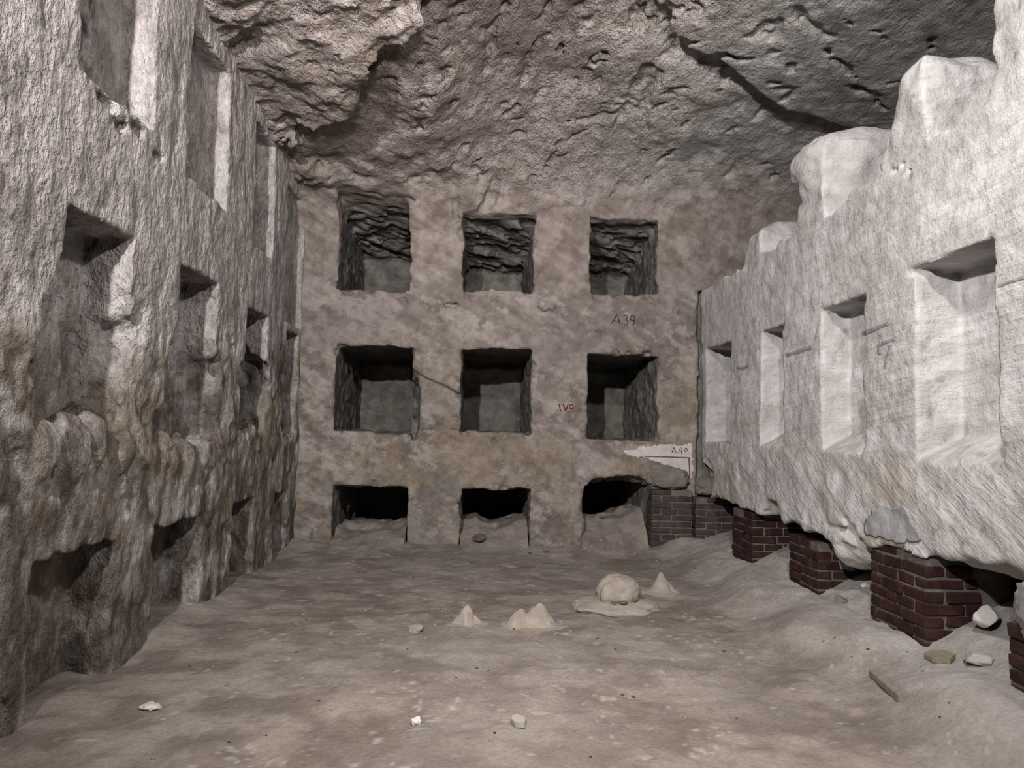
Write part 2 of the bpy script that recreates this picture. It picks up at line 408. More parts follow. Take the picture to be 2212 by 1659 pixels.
# ================================================================== SETTING
# ---------------- left wall
def build_left():
    f = Field((-2.75, 1.9, -.25), (-1.72, 9.0, 4.7), .0165*Q)
    xs, ys, zs = f.xs, f.ys, f.zs
    lowz = 1-sstep(1.7, 2.2, f.Z+.25*gnoise(xs, ys, zs, (.001, 1.4, .001), 4))
    face = -2.0+.02*gnoise(xs, ys, zs, (.3, .8, .8), 2)-.02*lowz*sstep(1.2, 1.5, f.Z)
    face = face+.02*(4-f.Z)*0
    f.d = (f.X-face).astype(np.float32)
    # ragged lower half: crumbled, bulging face
    rag = gfbm(xs, ys, zs, (3.2, 3.2, 2.0), 4, 21)
    f.d += ((.012+.022*sstep(1.0, 1.3, f.Z))*lowz*rag).astype(np.float32)
    dep = .17
    tops = [(3.68, 4.47, 3.13, 5.2), (5.06, 5.84, 3.05, 4.15), (6.57, 7.17, 2.97, 4.08)]
    for i, (a, b, z0, z1) in enumerate(tops):
        f.box((-2.0-dep, a, z0), (-1.6, b, z1), warp=.012, seed=30+i)
    f.box((-2.09, 7.74, 2.45), (-1.6, 8.46, 3.9), warp=.012, seed=36)
    mids = [(3.65, 4.36, 1.30, 2.44, .30), (5.05, 5.78, 1.22, 2.45, .28), (6.52, 7.18, 1.25, 2.40, .26), (7.86, 8.36, 1.25, 2.38, .28)]
    for i, (a, b, z0, z1, dp) in enumerate(mids):
        f.box((-2.0-dp, a, z0+.02), (-1.6, b, z1), warp=.014, seed=40+i)
        # lower half eaten wider
        f.box((-2.0-dp+.07, a-(.13, .10, .08, .03)[i], z0+.02), (-1.6, b+(.10, .08, .10, .02)[i], z0+.66), r=.07, warp=.035, wf=3, seed=50+i, k=.05)
    f.ell((-2.35, 7.24, 1.76), (.42, .17, .36), warp=.03, wf=4, seed=61, k=.03)
    # crumbled hummocks along the sills
    r = np.random.RandomState(3)
    for (y, z, s) in [(3.62, 1.26, .13), (3.86, 1.29, .14), (4.10, 1.31, .12), (4.42, 1.27, .13), (4.68, 1.20, .10), (5.02, 1.20, .14), (5.32, 1.18, .13), (5.62, 1.2, .11),
                      (5.95, 1.22, .1), (6.5, 1.26, .13), (6.8, 1.29, .12), (7.02, 1.27, .1), (7.6, 1.25, .11), (8.0, 1.24, .1)]:
        f.ell((-2.08, y, z-.05), (s*.85, s*.95, s*1.25), warp=.02, wf=5, seed=int(y*10), k=.035, add=True)
    bots = [(3.57, 4.34, -.4, .71), (4.90, 5.64, -.4, .70), (6.36, 6.98, -.4, .70), (7.66, 8.12, -.4, .67)]
    for i, (a, b, z0, z1) in enumerate(bots):
        f.box((-2.26, a, z0), (-1.6, b, z1), r=.02, warp=.018, wf=4, seed=70+i, k=.02)
    def det(P):
        lw = 1-sstep(1.8, 2.15, P[:, 2]+.25*pnoise(P, 1.1, 9))
        e = .008*pfbm(P, (9, 9, 5), 3, 12)
        e += .007*(1-lw)*np.abs(pnoise(P, (26, 26, 13), 14))
        q = pfbm(P, (8, 8, 4.5), 3, 17)
        hi = sstep(.75, 1.0, P[:, 2]); return e+lw*((.010+.016*hi)*q+.016*np.abs(q))
    f.band(det)
    # broken hollows under the second upper niche
    for (px, py, s) in [(235, 222, .07), (255, 268, .09), (300, 285, .04), (345, 340, .03)]:
        p = on_x(px, py, -2.0); f.ell((p.x, p.y, p.z), (s*.7, s*1.2, s*.5), warp=.03, wf=12, seed=px, k=.02)
    return f.mesh('wall_left', M_LEFT)

# ---------------- back wall with nine shafts and the vault that springs from it
BY = 8.5
def vault_h(Y):
    return np.interp(Y, [2., 4., 6., 7.0, 7.6, 8.1, 8.5, 9.0], [5.3, 5.22, 5.02, 4.80, 4.60, 4.39, 4.16, 3.7])
def smin(a, b, k):
    h = np.clip(.5+.5*(b-a)/k, 0, 1); return b*(1-h)+a*h-k*h*(1-h)
def rock_base(f):
    xs, ys, zs = f.xs, f.ys, f.zs
    wall = BY+.022*gfbm(xs, ys, zs, (1.6, .3, 1.6), 3, 3)-f.Y
    hm = vault_h(ys)
    hl = np.interp(ys, [2, 5., 6., 6.6, 7.2, 8.0, 8.5, 9.], [4.8, 4.5, 4.40, 4.33, 4.26, 4.12, 3.98, 3.6])
    hr = np.interp(ys, [2, 5., 6., 6.5, 7., 8.0, 8.5, 9.], [5.1, 4.92, 4.80, 4.70, 4.60, 4.33, 4.12, 3.7])
    wl_ = sstep(.7, -.7, xs)[:, None]; wr_ = sstep(.9, 2.1, xs)[:, None]
    hh = hm[None, :]*(1-wl_)*(1-wr_)+hl[None, :]*wl_+hr[None, :]*wr_
    vault = (hh[:, :, None].astype(np.float32)-f.Z)*.85+.10*gfbm(xs, ys, zs, (.8, .8, .8), 3, 201)
    return smin(wall, vault, .5).astype(np.float32)
LE = [(-2.3, 7.8), (-1.81, 7.2), (-1.35, 6.62), (-.85, 5.97), (-.45, 5.43), (-.2, 5.0), (.2, 4.0), (.4, 2.0)]     # lower edge of the rough block
RE = [(.6, 4.8), (1.1, 5.5), (1.71, 6.05), (2.09, 6.16), (2.54, 6.55), (3.04, 6.79), (3.58, 6.96), (4.8, 7.3)]                       # lip of the slab
def le_of(y): return np.interp(y, [p[1] for p in LE[::-1]], [p[0] for p in LE[::-1]])
def build_rock():
    fb = Field((-2.6, 8.0, -.25), (4.6, 10.72, 3.86), .0195*Q)
    fc = Field((-2.75, 1.9, 3.80), (4.65, 10.6, 5.75), .0235*Q)
    both = (fb, fc)
    for f in both: f.d = rock_base(f)
    # rough block on one side of the ceiling, slab on the other
    f = fc; xs, ys, zs = f.xs, f.ys, f.zs
    side = (f.X-le_of(ys)[None, :, None])*.75
    zb = .08*gfbm(xs, ys, zs, (1.3, 1.3, .01), 3, 205)+np.interp(ys, [2, 5.0, 6, 6.6, 7.2, 8.0], [4.6, 4.38, 4.22, 4.13, 4.06, 4.02])[None, :, None]
    db = np.maximum(zb-f.Z, side+.12*gfbm(xs, ys, zs, 1.8, 3, 208))
    re_y = np.interp(xs, [p[0] for p in RE], [p[1] for p in RE])[:, None, None]
    zl = np.interp(xs, [.6, 1.2, 1.7, 2.1, 2.6, 4.6], [5.25, 4.88, 4.62, 4.54, 4.45, 4.38])[:, None, None]+.03*gfbm(xs, ys, zs, (1., 1., .01), 2, 211)
    zl = zl+np.interp(ys, [2., 5., 7.], [.30, .12, 0])[None, :, None]
    ds = np.maximum(zl-f.Z, (f.Y-re_y)*.8+.03*gnoise(xs, ys, zs, 2.2, 213))
    f.d = np.minimum(np.minimum(f.d, db+5*(f.Y > 8.6)), ds+5*(f.Y > 8.6)).astype(np.float32)
    p = on_y(690, 362, 8.1); fc.ell((p.x, p.y, p.z), (.30, .30, .13), warp=.10, wf=4, seed=217, k=.08, add=True)
    def surf(u, v):
        d = ray(u, v); o = Vector((0, 0, CAMZ))
        for t in np.linspace(2.5, 9.5, 900):
            p = o+d*t
            for f in both:
                i = (p-Vector(f.lo))/f.h
                if min(i) < 0 or any(i[k] >= f.d.shape[k]-1 for k in range(3)): continue
                if f.d[int(i.x), int(i.y), int(i.z)] < 0: return tuple(p)
        return None
    # fissures, measured on the bare rock before the shafts are cut
    C = [([(1195, 0), (1175, 40), (1160, 50)], (.02, .03, .01)),
         ([(1090, 35), (1065, 62), (1032, 75)], (.03, .05, .01)),
         ([(1060, 70), (1060, 110), (1053, 158)], (.015, .035, .01)),
         ([(1185, 72), (1148, 105), (1135, 165), (1118, 185)], (.02, .03, .025, .01)),
         ([(1120, 95), (1095, 110)], (.025, .01)), ([(1090, 150), (1082, 180)], (.02, .01)),
         ([(1365, 0), (1372, 40), (1380, 80)], (.03, .045, .01)),
         ([(1400, 150), (1385, 185), (1355, 215)], (.03, .06, .03)),
         ([(1420, 160), (1405, 190), (1393, 210), (1395, 240), (1405, 280)], (.02, .03, .03, .02, .008)),
         ([(1395, 240), (1350, 240), (1300, 255), (1255, 255)], (.02, .03, .02, .01)), ([(1355, 235), (1325, 275)], (.03, .01)),
         ([(1420, 30), (1450, 15), (1500, 25)], (.02, .02, .01)),
         ([(1445, 125), (1470, 100), (1480, 85), (1510, 88)], (.03, .035, .03, .01)),
         ([(1500, 120), (1560, 122), (1620, 130)], (.012, .035, .012)),
         ([(1480, 118), (1520, 132), (1565, 140)], (.012, .02, .02)),
         ([(1570, 145), (1562, 180), (1555, 205)], (.03, .03, .008)),
         ([(925, 210), (905, 240)], (.04, .01)), ([(1115, 225), (1090, 245)], (.035, .01)), ([(1185, 200), (1160, 218)], (.035, .01)),
         ([(1320, 125), (1285, 135), (1260, 130)], (.015, .02, .01)), ([(1000, 40), (1040, 30)], (.02, .01)),
         ([(1720, 20), (1760, 60), (1800, 85)], (.012, .022, .01)), ([(1790, 15), (1860, 50), (1930, 90)], (.012, .025, .01)),
         ([(1780, 110), (1820, 145), (1850, 170)], (.012, .02, .01)), ([(1840, 185), (1880, 200), (1915, 235)], (.015, .025, .02)),
         ([(1910, 182), (1940, 170), (1960, 172)], (.01, .014, .01)), ([(1670, 180), (1700, 170)], (.02, .01)),
         ([(1620, 80), (1680, 72)], (.015, .012)), ([(2010, 80), (2020, 100)], (.015, .01)), ([(1730, 45), (1790, 80)], (.012, .01)),
         ([(1070, 395), (1060, 430), (1035, 460), (1020, 480), (990, 500)], (.025, .05, .03, .03, .01)),
         ([(985, 432), (985, 465), (965, 490)], (.02, .025, .01)), ([(1435, 330), (1455, 320)], (.035, .02)), ([(1435, 330), (1425, 375)], (.025, .008)),
         ([(780, 415), (860, 438), (940, 452)], (.02, .04, .008)), ([(1210, 310), (1205, 330)], (.02, .01)), ([(1315, 420), (1345, 395)], (.015, .012))]
    rr = np.random.RandomState(77)
    for _ in range(75):
        u, v = rr.uniform(760, 1700), rr.uniform(5, 400); L = rr.uniform(12, 48); a = math.radians(rr.choice([-60, -45, -20, 30])+rr.uniform(-20, 20))
        w = rr.uniform(.008, .022)
        C.append(([(u, v), (u+L*.5*math.cos(a)+rr.uniform(-5, 5), v+L*.5*math.sin(a)), (u+L*math.cos(a), v+L*math.sin(a))], (w, w*1.3, w*.3)))
    cr = []
    for k, (p, r) in enumerate(C):
        P3 = [(surf(*a), b) for a, b in zip(p, r)]; P3 = [q for q in P3 if q[0]]
        if len(P3) > 1: cr.append((P3, 300+k*4))
    for P3, sd in cr:
        for f in both: f.crack([p for p, _ in P3], [r*1.5+.006 for _, r in P3], seed=sd, warp=.035)
    def px(x0, y0, x1, y1):
        a = on_y(x0, y0, BY); b = on_y(x1, y1, BY); return a.x, b.x, b.z, a.z
    ops = [('t', 735, 430, 884, 628), ('t', 1003, 462, 1150, 632), ('t', 1275, 472, 1420, 636),
           ('m', 726, 744, 884, 936), ('m', 998, 752, 1146, 938), ('m', 1272, 764, 1420, 954),
           ('b', 718, 1050, 875, 1260), ('b', 996, 1055, 1141, 1260), ('b', 1263, 1046, 1404, 1260)]
    for i, (k, a, b, c, d) in enumerate(ops):
        x0, x1, z0, z1 = px(a, b, c, d)
        for f in both:
            if k == 't':            # roofs of the upper shafts fall away towards the back
                tl = (.05, .0, .02)[i]
                f.box((x0, 7.9, z0), (x1, 10.46, z1), warp=.014, wf=3.5, seed=80+i, m=.45,
                      shape=lambda X, Y, Z, cc, z0=z0, tl=tl: (X, Y, np.where(Z > z0+.25, Z+.135*(Y-8.5)+tl*(X-cc[0]), Z)))
            else:
                f.box((x0, 7.9, z0), (x1, 10.46, z1), warp=.019, wf=4.5, seed=80+i, m=.25, k=.025)
    rc = np.random.RandomState(19)
    for i, (k, a, b, c, d) in enumerate(ops):          # chipped arrises
        for _ in range(9):
            t = rc.rand(); e = rc.randint(4)
            u, v = [(a+(c-a)*t, b), (a+(c-a)*t, min(d, 1140)), (a, b+(d-b)*t), (c, b+(d-b)*t)][e]
            if v > 1150: continue
            p = on_y(u, v, BY); q = rc.uniform(.025, .065)
            fb.ell((p.x, 8.49, p.z), (q*rc.uniform(.8, 1.8), .05, q*rc.uniform(.6, 1.4)), warp=.025, wf=9, seed=900+i, k=.02)
    f = fb
    # eaten right jamb of the first middle shaft and the ledge of broken facing
    p = on_y(893, 880, BY); f.ell((p.x, 8.5, p.z), (.07, .5, .36), warp=.02, seed=101, k=.05)
    a = on_y(885, 803, BY); b = on_y(935, 832, BY); c = on_y(992, 850, BY)
    lo = on_y(900, 925, BY)
    f.crack([(a.x, 8.49, a.z), (b.x, 8.49, b.z), (c.x, 8.49, c.z)], (.03, .04, .03), seed=105, warp=.008)
    f.box((a.x+.02, 8.2, lo.z), (c.x+.02, 8.585, (a.z+c.z)/2-.01), warp=.02, wf=3, seed=108, k=.03, shape=lambda X, Y, Z, cc: (X, Y, np.where(Z > lo.z+.15, Z+.40*(X-cc[0]), Z)))
    for (u, v, s) in [(960, 690, .05), (978, 660, .04), (1115, 655, .05), (865, 648, .035), (1285, 720, .04)]:
        p = on_y(u, v, BY); f.ell((p.x, 8.48, p.z), (s*1.4, .05, s*.7), warp=.03, wf=14, seed=u, k=.02)
    p = on_y(1182, 660, BY); f.ell((p.x, 8.48, p.z), (.10, .04, .05), warp=.02, wf=10, seed=7, k=.03, add=True)
    # eroded arch over the third lower shaft
    p = on_y(1335, 1046, BY); f.ell((p.x, 8.6, p.z), (.40, .5, .085), warp=.02, seed=111, k=.04)
    # right end of the wall: a recess past the corner
    p = on_y(1503, 840, BY)
    f.box((p.x+.02, 8.0, -.4), (2.75, 8.62, 3.05), warp=.006, seed=113)
    c, s = math.cos(math.radians(28)), math.sin(math.radians(28))
    def common(P):
        R = np.stack([P[:, 0]*c-P[:, 2]*s, P[:, 1], P[:, 0]*s+P[:, 2]*c], 1)
        w = sstep(1.5, 3.4, P[:, 2])
        e = .010*pfbm(R, (2.5, 4, 14), 3, 31)*(.4+.8*w)+.010*pfbm(P, 9, 3, 33)
        ins = sstep(8.6, 8.7, P[:, 1])
        e += ins*.012*pfbm(P, 7, 3, 36)
        rz = np.interp(P[:, 0], [-1.2, -.77, -.3, .6, 1.0], [4.04, 4.0, 3.85, 3.85, 3.80])-.135*(P[:, 1]-8.5)
        roof = ins*sstep(-.16, -.03, P[:, 2]-rz)
        e += roof*(.06*pfbm(R, (1.8, 5, 8), 4, 38)+.04*np.abs(pfbm(R, (1.5, 6, 9), 3, 37)))
        e += sstep(3.4, 4.0, P[:, 2])*(1-ins)*.02*pfbm(P, 3, 4, 39)
        e += .02*np.maximum(pnoise(P, 4.2, 42)-.25, 0)*(P[:, 2] < 3.1)
        return e
    fb.band(common)
    def over(P):
        wl = 1-sstep(-.15, .25, P[:, 0]-le_of(P[:, 1]))
        wl = wl*(1-sstep(8.2, 8.45, P[:, 1]))*sstep(3.85, 4.0, P[:, 2])
        wr = sstep(1.2, 1.9, P[:, 0])
        a = math.radians(35); ca, sa = math.cos(a), math.sin(a)
        R = np.stack([P[:, 0]*ca-P[:, 1]*sa, P[:, 0]*sa+P[:, 1]*ca, P[:, 2]], 1)
        q = pfbm(R, (2.2, 3.4, 3), 5, 221, .55); qq = pfbm(R, (5, 8, 7), 4, 223, .6)
        rough = .07*np.abs(q)+.03*q+.035*np.abs(qq)
        mid = .022*pfbm(P, (3.2, 1.4, 2.4), 5, 225, .52)+.030*np.abs(pfbm(P, (2.6, 1.0, 1.8), 4, 229))-.02*np.abs(pnoise(P, (1.1, .8, 1), 230))
        R2 = np.stack([P[:, 0]*ca+P[:, 1]*sa, -P[:, 0]*sa+P[:, 1]*ca, P[:, 2]], 1)
        sm = .016*pfbm(R2, (1.6, 5, 4), 4, 231)+.010*pfbm(P, 4, 3, 233)
        w = sstep(4.05, 4.7, P[:, 2])*(1-sstep(8.5, 8.65, P[:, 1]))
        return wl*rough+(1-wl)*(w*((1-wr)*mid+wr*sm)+(1-w)*common(P))
    fc.band(over, .3)
    return fb.mesh('wall_back', M_BACK), fc.mesh('ceiling', M_CEIL)

# ---------------- right wall: pillars, cut-through upper row, undercut foot
RX = 2.6
def build_right():
    f = Field((2.3, 1.9, -.25), (4.6, 8.9, 4.75), .0195*Q)
    xs, ys, zs = f.xs, f.ys, f.zs
    face = RX+.018*gfbm(xs, ys, zs, (.2, .9, .9), 2, 4)
    bot = .69+.05*gfbm(xs, ys, zs, (2, 2, .01), 3, 6)
    d = np.maximum(face-f.X, bot-f.Z)
    d = np.maximum(d, f.Y-8.42+.03*gnoise(xs, ys, zs, 2.5, 8))
    d = np.minimum(d, 3.75-f.X+.06*gnoise(xs, ys, zs, 1.5, 9)+2*(f.Z > .75))
    f.d = d.astype(np.float32)
    # upper row, broken open at the top
    f.box((2.0, 7.15, 3.03), (4.3, 8.9, 5.5), warp=.03, seed=130)
    f.box((2.0, 5.89, 3.05), (4.3, 6.65, 5.5), r=.03, warp=.04, wf=3, seed=131)
    f.box((2.0, 4.62, 3.07), (4.3, 5.42, 5.5), r=.03, warp=.04, wf=3, seed=132)
    f.box((2.0, 3.60, 3.12), (4.3, 4.12, 5.5), r=.03, warp=.03, wf=3, seed=133)
    f.box((2.0, 6.55, 3.36), (4.3, 7.3, 5.5), r=.05, warp=.05, wf=3, seed=134, k=.16)
    f.box((2.0, 5.3, 3.76), (4.3, 6.0, 5.5), r=.05, warp=.05, wf=3, seed=135, k=.2)
    f.box((2.0, 4.02, 3.66), (4.3, 4.72, 5.5), r=.05, warp=.05, wf=3, seed=136, k=.2)
    f.ell((2.5, 4.62, 3.62), (.25, .22, .45), warp=.03, wf=3, seed=137, k=.12)
    # swelling head on the second pillar, hollows under it
    f.ell((2.68, 5.70, 3.55), (.15, .22, .20), warp=.03, seed=140, k=.08, add=True)
    f.ell((2.58, 5.89, 3.38), (.10, .12, .10), warp=.03, seed=141, k=.06)
    mids = [(7.46, 8.26, 1.29, 2.34, .34), (6.17, 6.67, 1.27, 2.33, .24), (4.86, 5.48, 1.26, 2.35, .24), (3.565, 4.24, 1.26, 2.40, .27), (2.3, 2.95, 1.25, 2.38, .27)]
    for i, (a, b, z0, z1, dp) in enumerate(mids):
        f.box((2.0, a, z0), (RX+dp, b, z1), warp=.012, seed=150+i)
        if i:                               # slope of dust on each sill
            w = f.win((2.5, a-.02, z0-.1), (RX+dp+.1, b+.02, z0+.4))
            X = f.X[w[0]]; Z = f.Z[:, :, w[2]]; Y = f.Y[:, w[1]]
            pl = (Z-(z0+.02+.13*np.clip((X-RX-.02)/dp, 0, 1)+.03*np.sin((Y-a)/(b-a)*3.1)*np.clip((X-RX-.02)/dp, 0, 1)))*.75
            g = np.maximum(pl+0*X, (RX+.015-X)+0*Z+0*Y)
            f.d[w] = np.minimum(f.d[w], g.astype(np.float32))
    # hanging lumps and bites at the undercut foot
    f.ell((2.80, 5.18, .68), (.22, .30, .21), warp=.03, seed=160, k=.05, add=True)
    q = [on_x(u, v, RX) for (u, v) in [(1785, 1138), (1815, 1136), (1840, 1150), (1862, 1182), (1876, 1215)]]
    f.crack([tuple(p) for p in q], (.012, .03, .04, .05, .05), seed=161, warp=.02)
    q = [on_x(u, v, RX) for (u, v) in [(1805, 1095), (1828, 1125), (1845, 1150)]]
    f.crack([tuple(p) for p in q], (.008, .022, .03), seed=162, warp=.02)
    f.ell((2.65, 6.42, .68), (.15, .20, .13), warp=.03, seed=162, k=.05)
    f.ell((2.62, 8.28, .85), (.18, .25, .28), warp=.04, seed=163, k=.06)
    f.ell((2.66, 3.82, .66), (.2, .36, .09), warp=.04, seed=164, k=.05)
    def det(P):
        lw = 1-sstep(1.1, 1.35, P[:, 2])
        a = math.radians(-32); c, s = math.cos(a), math.sin(a)
        R = np.stack([P[:, 0], P[:, 1]*c-P[:, 2]*s, P[:, 1]*s+P[:, 2]*c], 1)
        q = pfbm(R, (3, 2.2, 8), 3, 44)
        hi = sstep(3.0, 3.2, P[:, 2])
        return .006*pfbm(P, 9, 3, 41)+lw*(.007*q+.012*pfbm(P, (4, 4, 4), 3, 48))+(.006+.022*hi)*pfbm(P, (3, 3, 4), 3, 46)*(1-lw)
    f.band(det)
    # torn lips under the niche heads
    for (u, v, s) in [(1990, 585, .06), (1775, 668, .05), (1650, 720, .05), (1660, 735, .03)]:
        p = on_x(u, v, RX); f.ell((RX, p.y, p.z), (.05, s, s*.35), warp=.03, wf=12, seed=u, k=.015)
    for (u, v, s) in [(1935, 370, .06), (1965, 372, .04), (1900, 372, .03)]:
        p = on_x(u, v, RX); f.ell((RX, p.y, p.z), (.025, s, .025), warp=.03, wf=16, seed=u+1, k=.01)
    return f.mesh('wall_right', M_RIGHT)

# ---------------- floor
def floor_h(x, y):
    x = np.asarray(x, float); y = np.asarray(y, float)
    P = np.stack([x, y, 0*x], -1).reshape(-1, 3)
    n1 = pfbm(P, .9, 3, 401).reshape(x.shape); n2 = pfbm(P, 5, 3, 405).reshape(x.shape)
    n3 = pfbm(P, 13, 3, 407).reshape(x.shape); h = .018*n1+.010*n2+.0035*n3
    dr = sstep(1.95, 2.58, x+.12*n1+.10*np.cos((y-4.75)*2*math.pi/1.3))
    h = h+(.19+.04*np.exp(-((y-4.2)/.5)**2))*dr
    h = h+np.clip(x-2.62, 0, .9)*.5*sstep(3.1, 3.5, y)*(1-.35*sstep(7.6, 8.2, y))
    h = h+.05*sstep(-1.75, -2.1, x)*(.5+n1)+.05*sstep(8.1, 8.5, y)*(1-dr)
    h = h+.03*np.exp(-((x-2.4)**2+(y-3.55)**2)/.08)
    return h
def build_floor():
    hh = .017*Q
    xs = np.arange(-2.6, 3.9, hh); ys = np.arange(1.6, 8.75, hh)
    X, Y = np.meshgrid(xs, ys, indexing='ij')
    Z = floor_h(X, Y)
    V = np.stack([X, Y, Z], -1).reshape(-1, 3)
    nx, ny = len(xs), len(ys)
    I = (np.arange(nx-1)[:, None]*ny+np.arange(ny-1)[None, :]).ravel()
    Qd = np.stack([I, I+ny, I+ny+1, I+1], 1)
    return mesh_np('floor', V, Qd, M_FLOOR, 'structure')
def at_floor(u, v):
    d = ray(u, v); t = np.arange(2.0, 10.0, .006)
    k = np.nonzero(CAMZ+d.z*t <= floor_h(d.x*t, d.y*t))[0]
    t = float(t[k[0]]) if len(k) else 8.4/d.y
    return Vector((d.x*t, d.y*t, CAMZ+d.z*t))
def fz(x, y): return float(floor_h(np.array([x]), np.array([y]))[0])

floor = build_floor()
wl = build_left(); wr = build_right(); wb, ce = build_rock()
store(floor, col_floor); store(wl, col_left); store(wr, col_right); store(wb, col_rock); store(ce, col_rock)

# ================================================================== BRICK PIERS
def brickwork(x0, x1, y0, y1, z0, z1, parent, seed, bl=.23, ch=.072, raked=0., bm_=None):
    """masonry block with its two seen faces (towards -x and -y) laid in courses; ragged top"""
    r = np.random.RandomState(seed); bm = bmesh.new(); m = .014
    def cube(lo, hi, mi, jit, bev):
        g = bmesh.ops.create_cube(bm, size=1)
        vs = g['verts']
        for v in vs:
            for k in range(3): v.co[k] = (lo[k]+hi[k])/2+v.co[k]*(hi[k]-lo[k])+r.uniform(-jit, jit)
        fs = list({fc for v in vs for fc in v.link_faces})
        for fc in fs: fc.material_index = mi
        if bev:
            es = list({e for v in vs for e in v.link_edges})
            res = bmesh.ops.bevel(bm, geom=es, offset=bev, segments=2, affect='EDGES', profile=.6)
            for fc in res['faces']: fc.material_index = mi; fc.smooth = True
    ncs = int((z1-z0)/ch)
    cube((x0+.012, y0+.012, z0), (x1, y1, z0+ncs*ch-.01), 1, .004, 0)
    for c in range(ncs):
        za = z0+c*ch+m/2; zb = za+ch-m
        cut = raked*(c/ncs)
        odd = c % 2
        def run(a, b, first):
            out = []; p = a; L = first
            while p < b-.03:
                q = min(p+L, b)
                if b-q < .06: q = b
                out.append((p, q)); p = q+m; L = bl*r.uniform(.85, 1.1)
            return out
        # face towards the room (-x)
        for (a, b) in run(y0 if odd else y0+.115+m, y1, bl*(1 if odd else .7)):
            if c == ncs-1 and r.rand() < .4: continue
            o = r.uniform(-.006, .004); cube((x0+o, a, za+r.uniform(-.004, .004)), (x0+.11, b, zb+r.uniform(-.004, .004)), 0, .005, .009)
        # face towards the entrance (-y)
        xe = x1-raked*1.3*(x1-x0)*(c/ncs)
        for (a, b) in run(x0+.115+m if odd else x0, xe, bl*(.7 if odd else 1)):
            if c == ncs-1 and r.rand() < .4: continue
            o = r.uniform(-.006, .004); cube((a, y0+o, za+r.uniform(-.004, .004)), (b, y0+.11, zb+r.uniform(-.004, .004)), 0, .005, .009)
    me = bpy.data.meshes.new('brickwork'); bm.to_mesh(me); bm.free()
    me.materials.append(bm_ or M_BRICK); me.materials.append(M_MORTAR)
    o = bpy.data.objects.new('brickwork', me); COL.objects.link(o); o.parent = parent
    o.location = -parent.location
    return o
def cap(parent, c, size, seed, name='mortar_cap', mat=None, rough=.16, boxy=.55):
    o = lump(name, mat or M_CEMENT, size, seed, rough, boxy, 5, 1.8); o.parent = parent; o.location = Vector(c)-parent.location
    return o
def pier(x0, x1, y0, y1, z0, z1, label, seed, raked=0., caps=(), capmat=None):
    e = empty('brick_pier', ((x0+x1)/2, (y0+y1)/2, fz(min(x1, 2.6), y0)))
    tag(e, label, 'pillar')
    brickwork(x0, x1, y0, y1, z0, z1, e, seed, raked=raked, bm_=M_BRICK2 if capmat else None)
    for k, (c, s) in enumerate(caps): cap(e, c, s, seed*3+k, mat=capmat, rough=.14, boxy=.45)
    return e
pier(2.61, 3.12, 4.19, 4.79, -.06, .74, 'largest red brick pier, in the foreground beside the big dark hole under the pale wall', 1, .42,
     [((3.02, 4.29, .50), (.22, .14, .5)), ((3.1, 4.31, .33), (.24, .18, .42))])
pier(2.61, 3.12, 5.54, 6.04, -.06, .62, 'second nearest full brick pier with a broad grey cement cap under the pale wall', 2, .15,
     [((2.86, 5.57, .48), (.16, .12, .22))])
pier(2.60, 3.12, 6.83, 7.36, -.06, .70, 'small brick pier with a dark gap at its upper corner under the pale wall', 3, .0,
     [((2.69, 7.15, .72), (.14, .45, .12))])
pier(2.61, 3.2, 2.8, 3.53, -.06, .60, 'brick pier cut off by the frame, with a pale cement lump on top', 4, .1,
     [((2.72, 3.34, .58), (.26, .38, .32))])
# corner: one pier against the back wall, one turned beside it
c0 = on_y(1405, 1170, 8.42)
pier(c0.x, 2.50, 8.40, 8.62, -.06, .80, 'greyish brick pier standing against the back wall below the white plaster corner', 5, .0,
     [((2.24, 8.47, .86), (.46, .13, .24))], M_FILL)
pier(2.52, 3.1, 8.33, 8.6, -.06, .72, 'dark brick pier in the corner where the back wall meets the pale wall', 6, .0,
     [((2.72, 8.43, .78), (.34, .16, .20))], M_FILL)

# ================================================================== SAND HEAPS IN THE LOWER SHAFTS
def heap(x0, x1, crest, label, seed):
    xs = np.linspace(x0, x1, 50); ys = np.linspace(8.18, 10.4, 90)
    X, Y = np.meshgrid(xs, ys, indexing='ij')
    P = np.stack([X, Y, 0*X], -1).reshape(-1, 3)
    u = (X-x0)/(x1-x0)
    cr = np.interp(u, np.linspace(0, 1, len(crest)), crest)
    edge = np.minimum(1, np.minimum(u, 1-u)*9)
    H = cr*sstep(8.22, 8.95, Y)+.04*pfbm(P, 4, 4, seed).reshape(X.shape)*sstep(8.3, 8.7, Y)-.10*sstep(9.1, 10.2, Y)
    fl = floor_h(X, np.minimum(Y, 8.5))
    inside = sstep(8.35, 8.48, Y)
    Z = fl+np.where(Y < 8.5, H*(inside+(1-inside)*edge), H)-.012*(1-sstep(8.18, 8.3, Y))
    n, m = X.shape
    top = np.stack([X, Y, Z], -1).reshape(-1, 3); bot = top.copy(); bot[:, 2] = -.12
    I = (np.arange(n-1)[:, None]*m+np.arange(m-1)[None, :]).ravel()
    qt = np.stack([I, I+m, I+m+1, I+1], 1); qb = qt[:, ::-1]+n*m
    def side(a): a = np.array(a); return np.stack([a[:-1], a[1:], a[1:]+n*m, a[:-1]+n*m], 1)
    e = [side(np.arange(m)), side((n-1)*m+np.arange(m))[:, ::-1], side(np.arange(n)*m)[:, ::-1], side(np.arange(n)*m+m-1)]
    o = mesh_np('sand_heap', np.concatenate([top, bot]), np.concatenate([qt, qb]+e), M_FLOOR)
    store(o, col_floor)
    return tag(o, label, 'sand')
def bx(a, b, y=1150): return on_y(a, y, BY).x, on_y(b, y, BY).x
x0, x1 = bx(716, 874); heap(x0, x1, (.15, .12, .13, .20), 'sand heap in the bottom shaft nearest the rough grey tooled wall', 501)
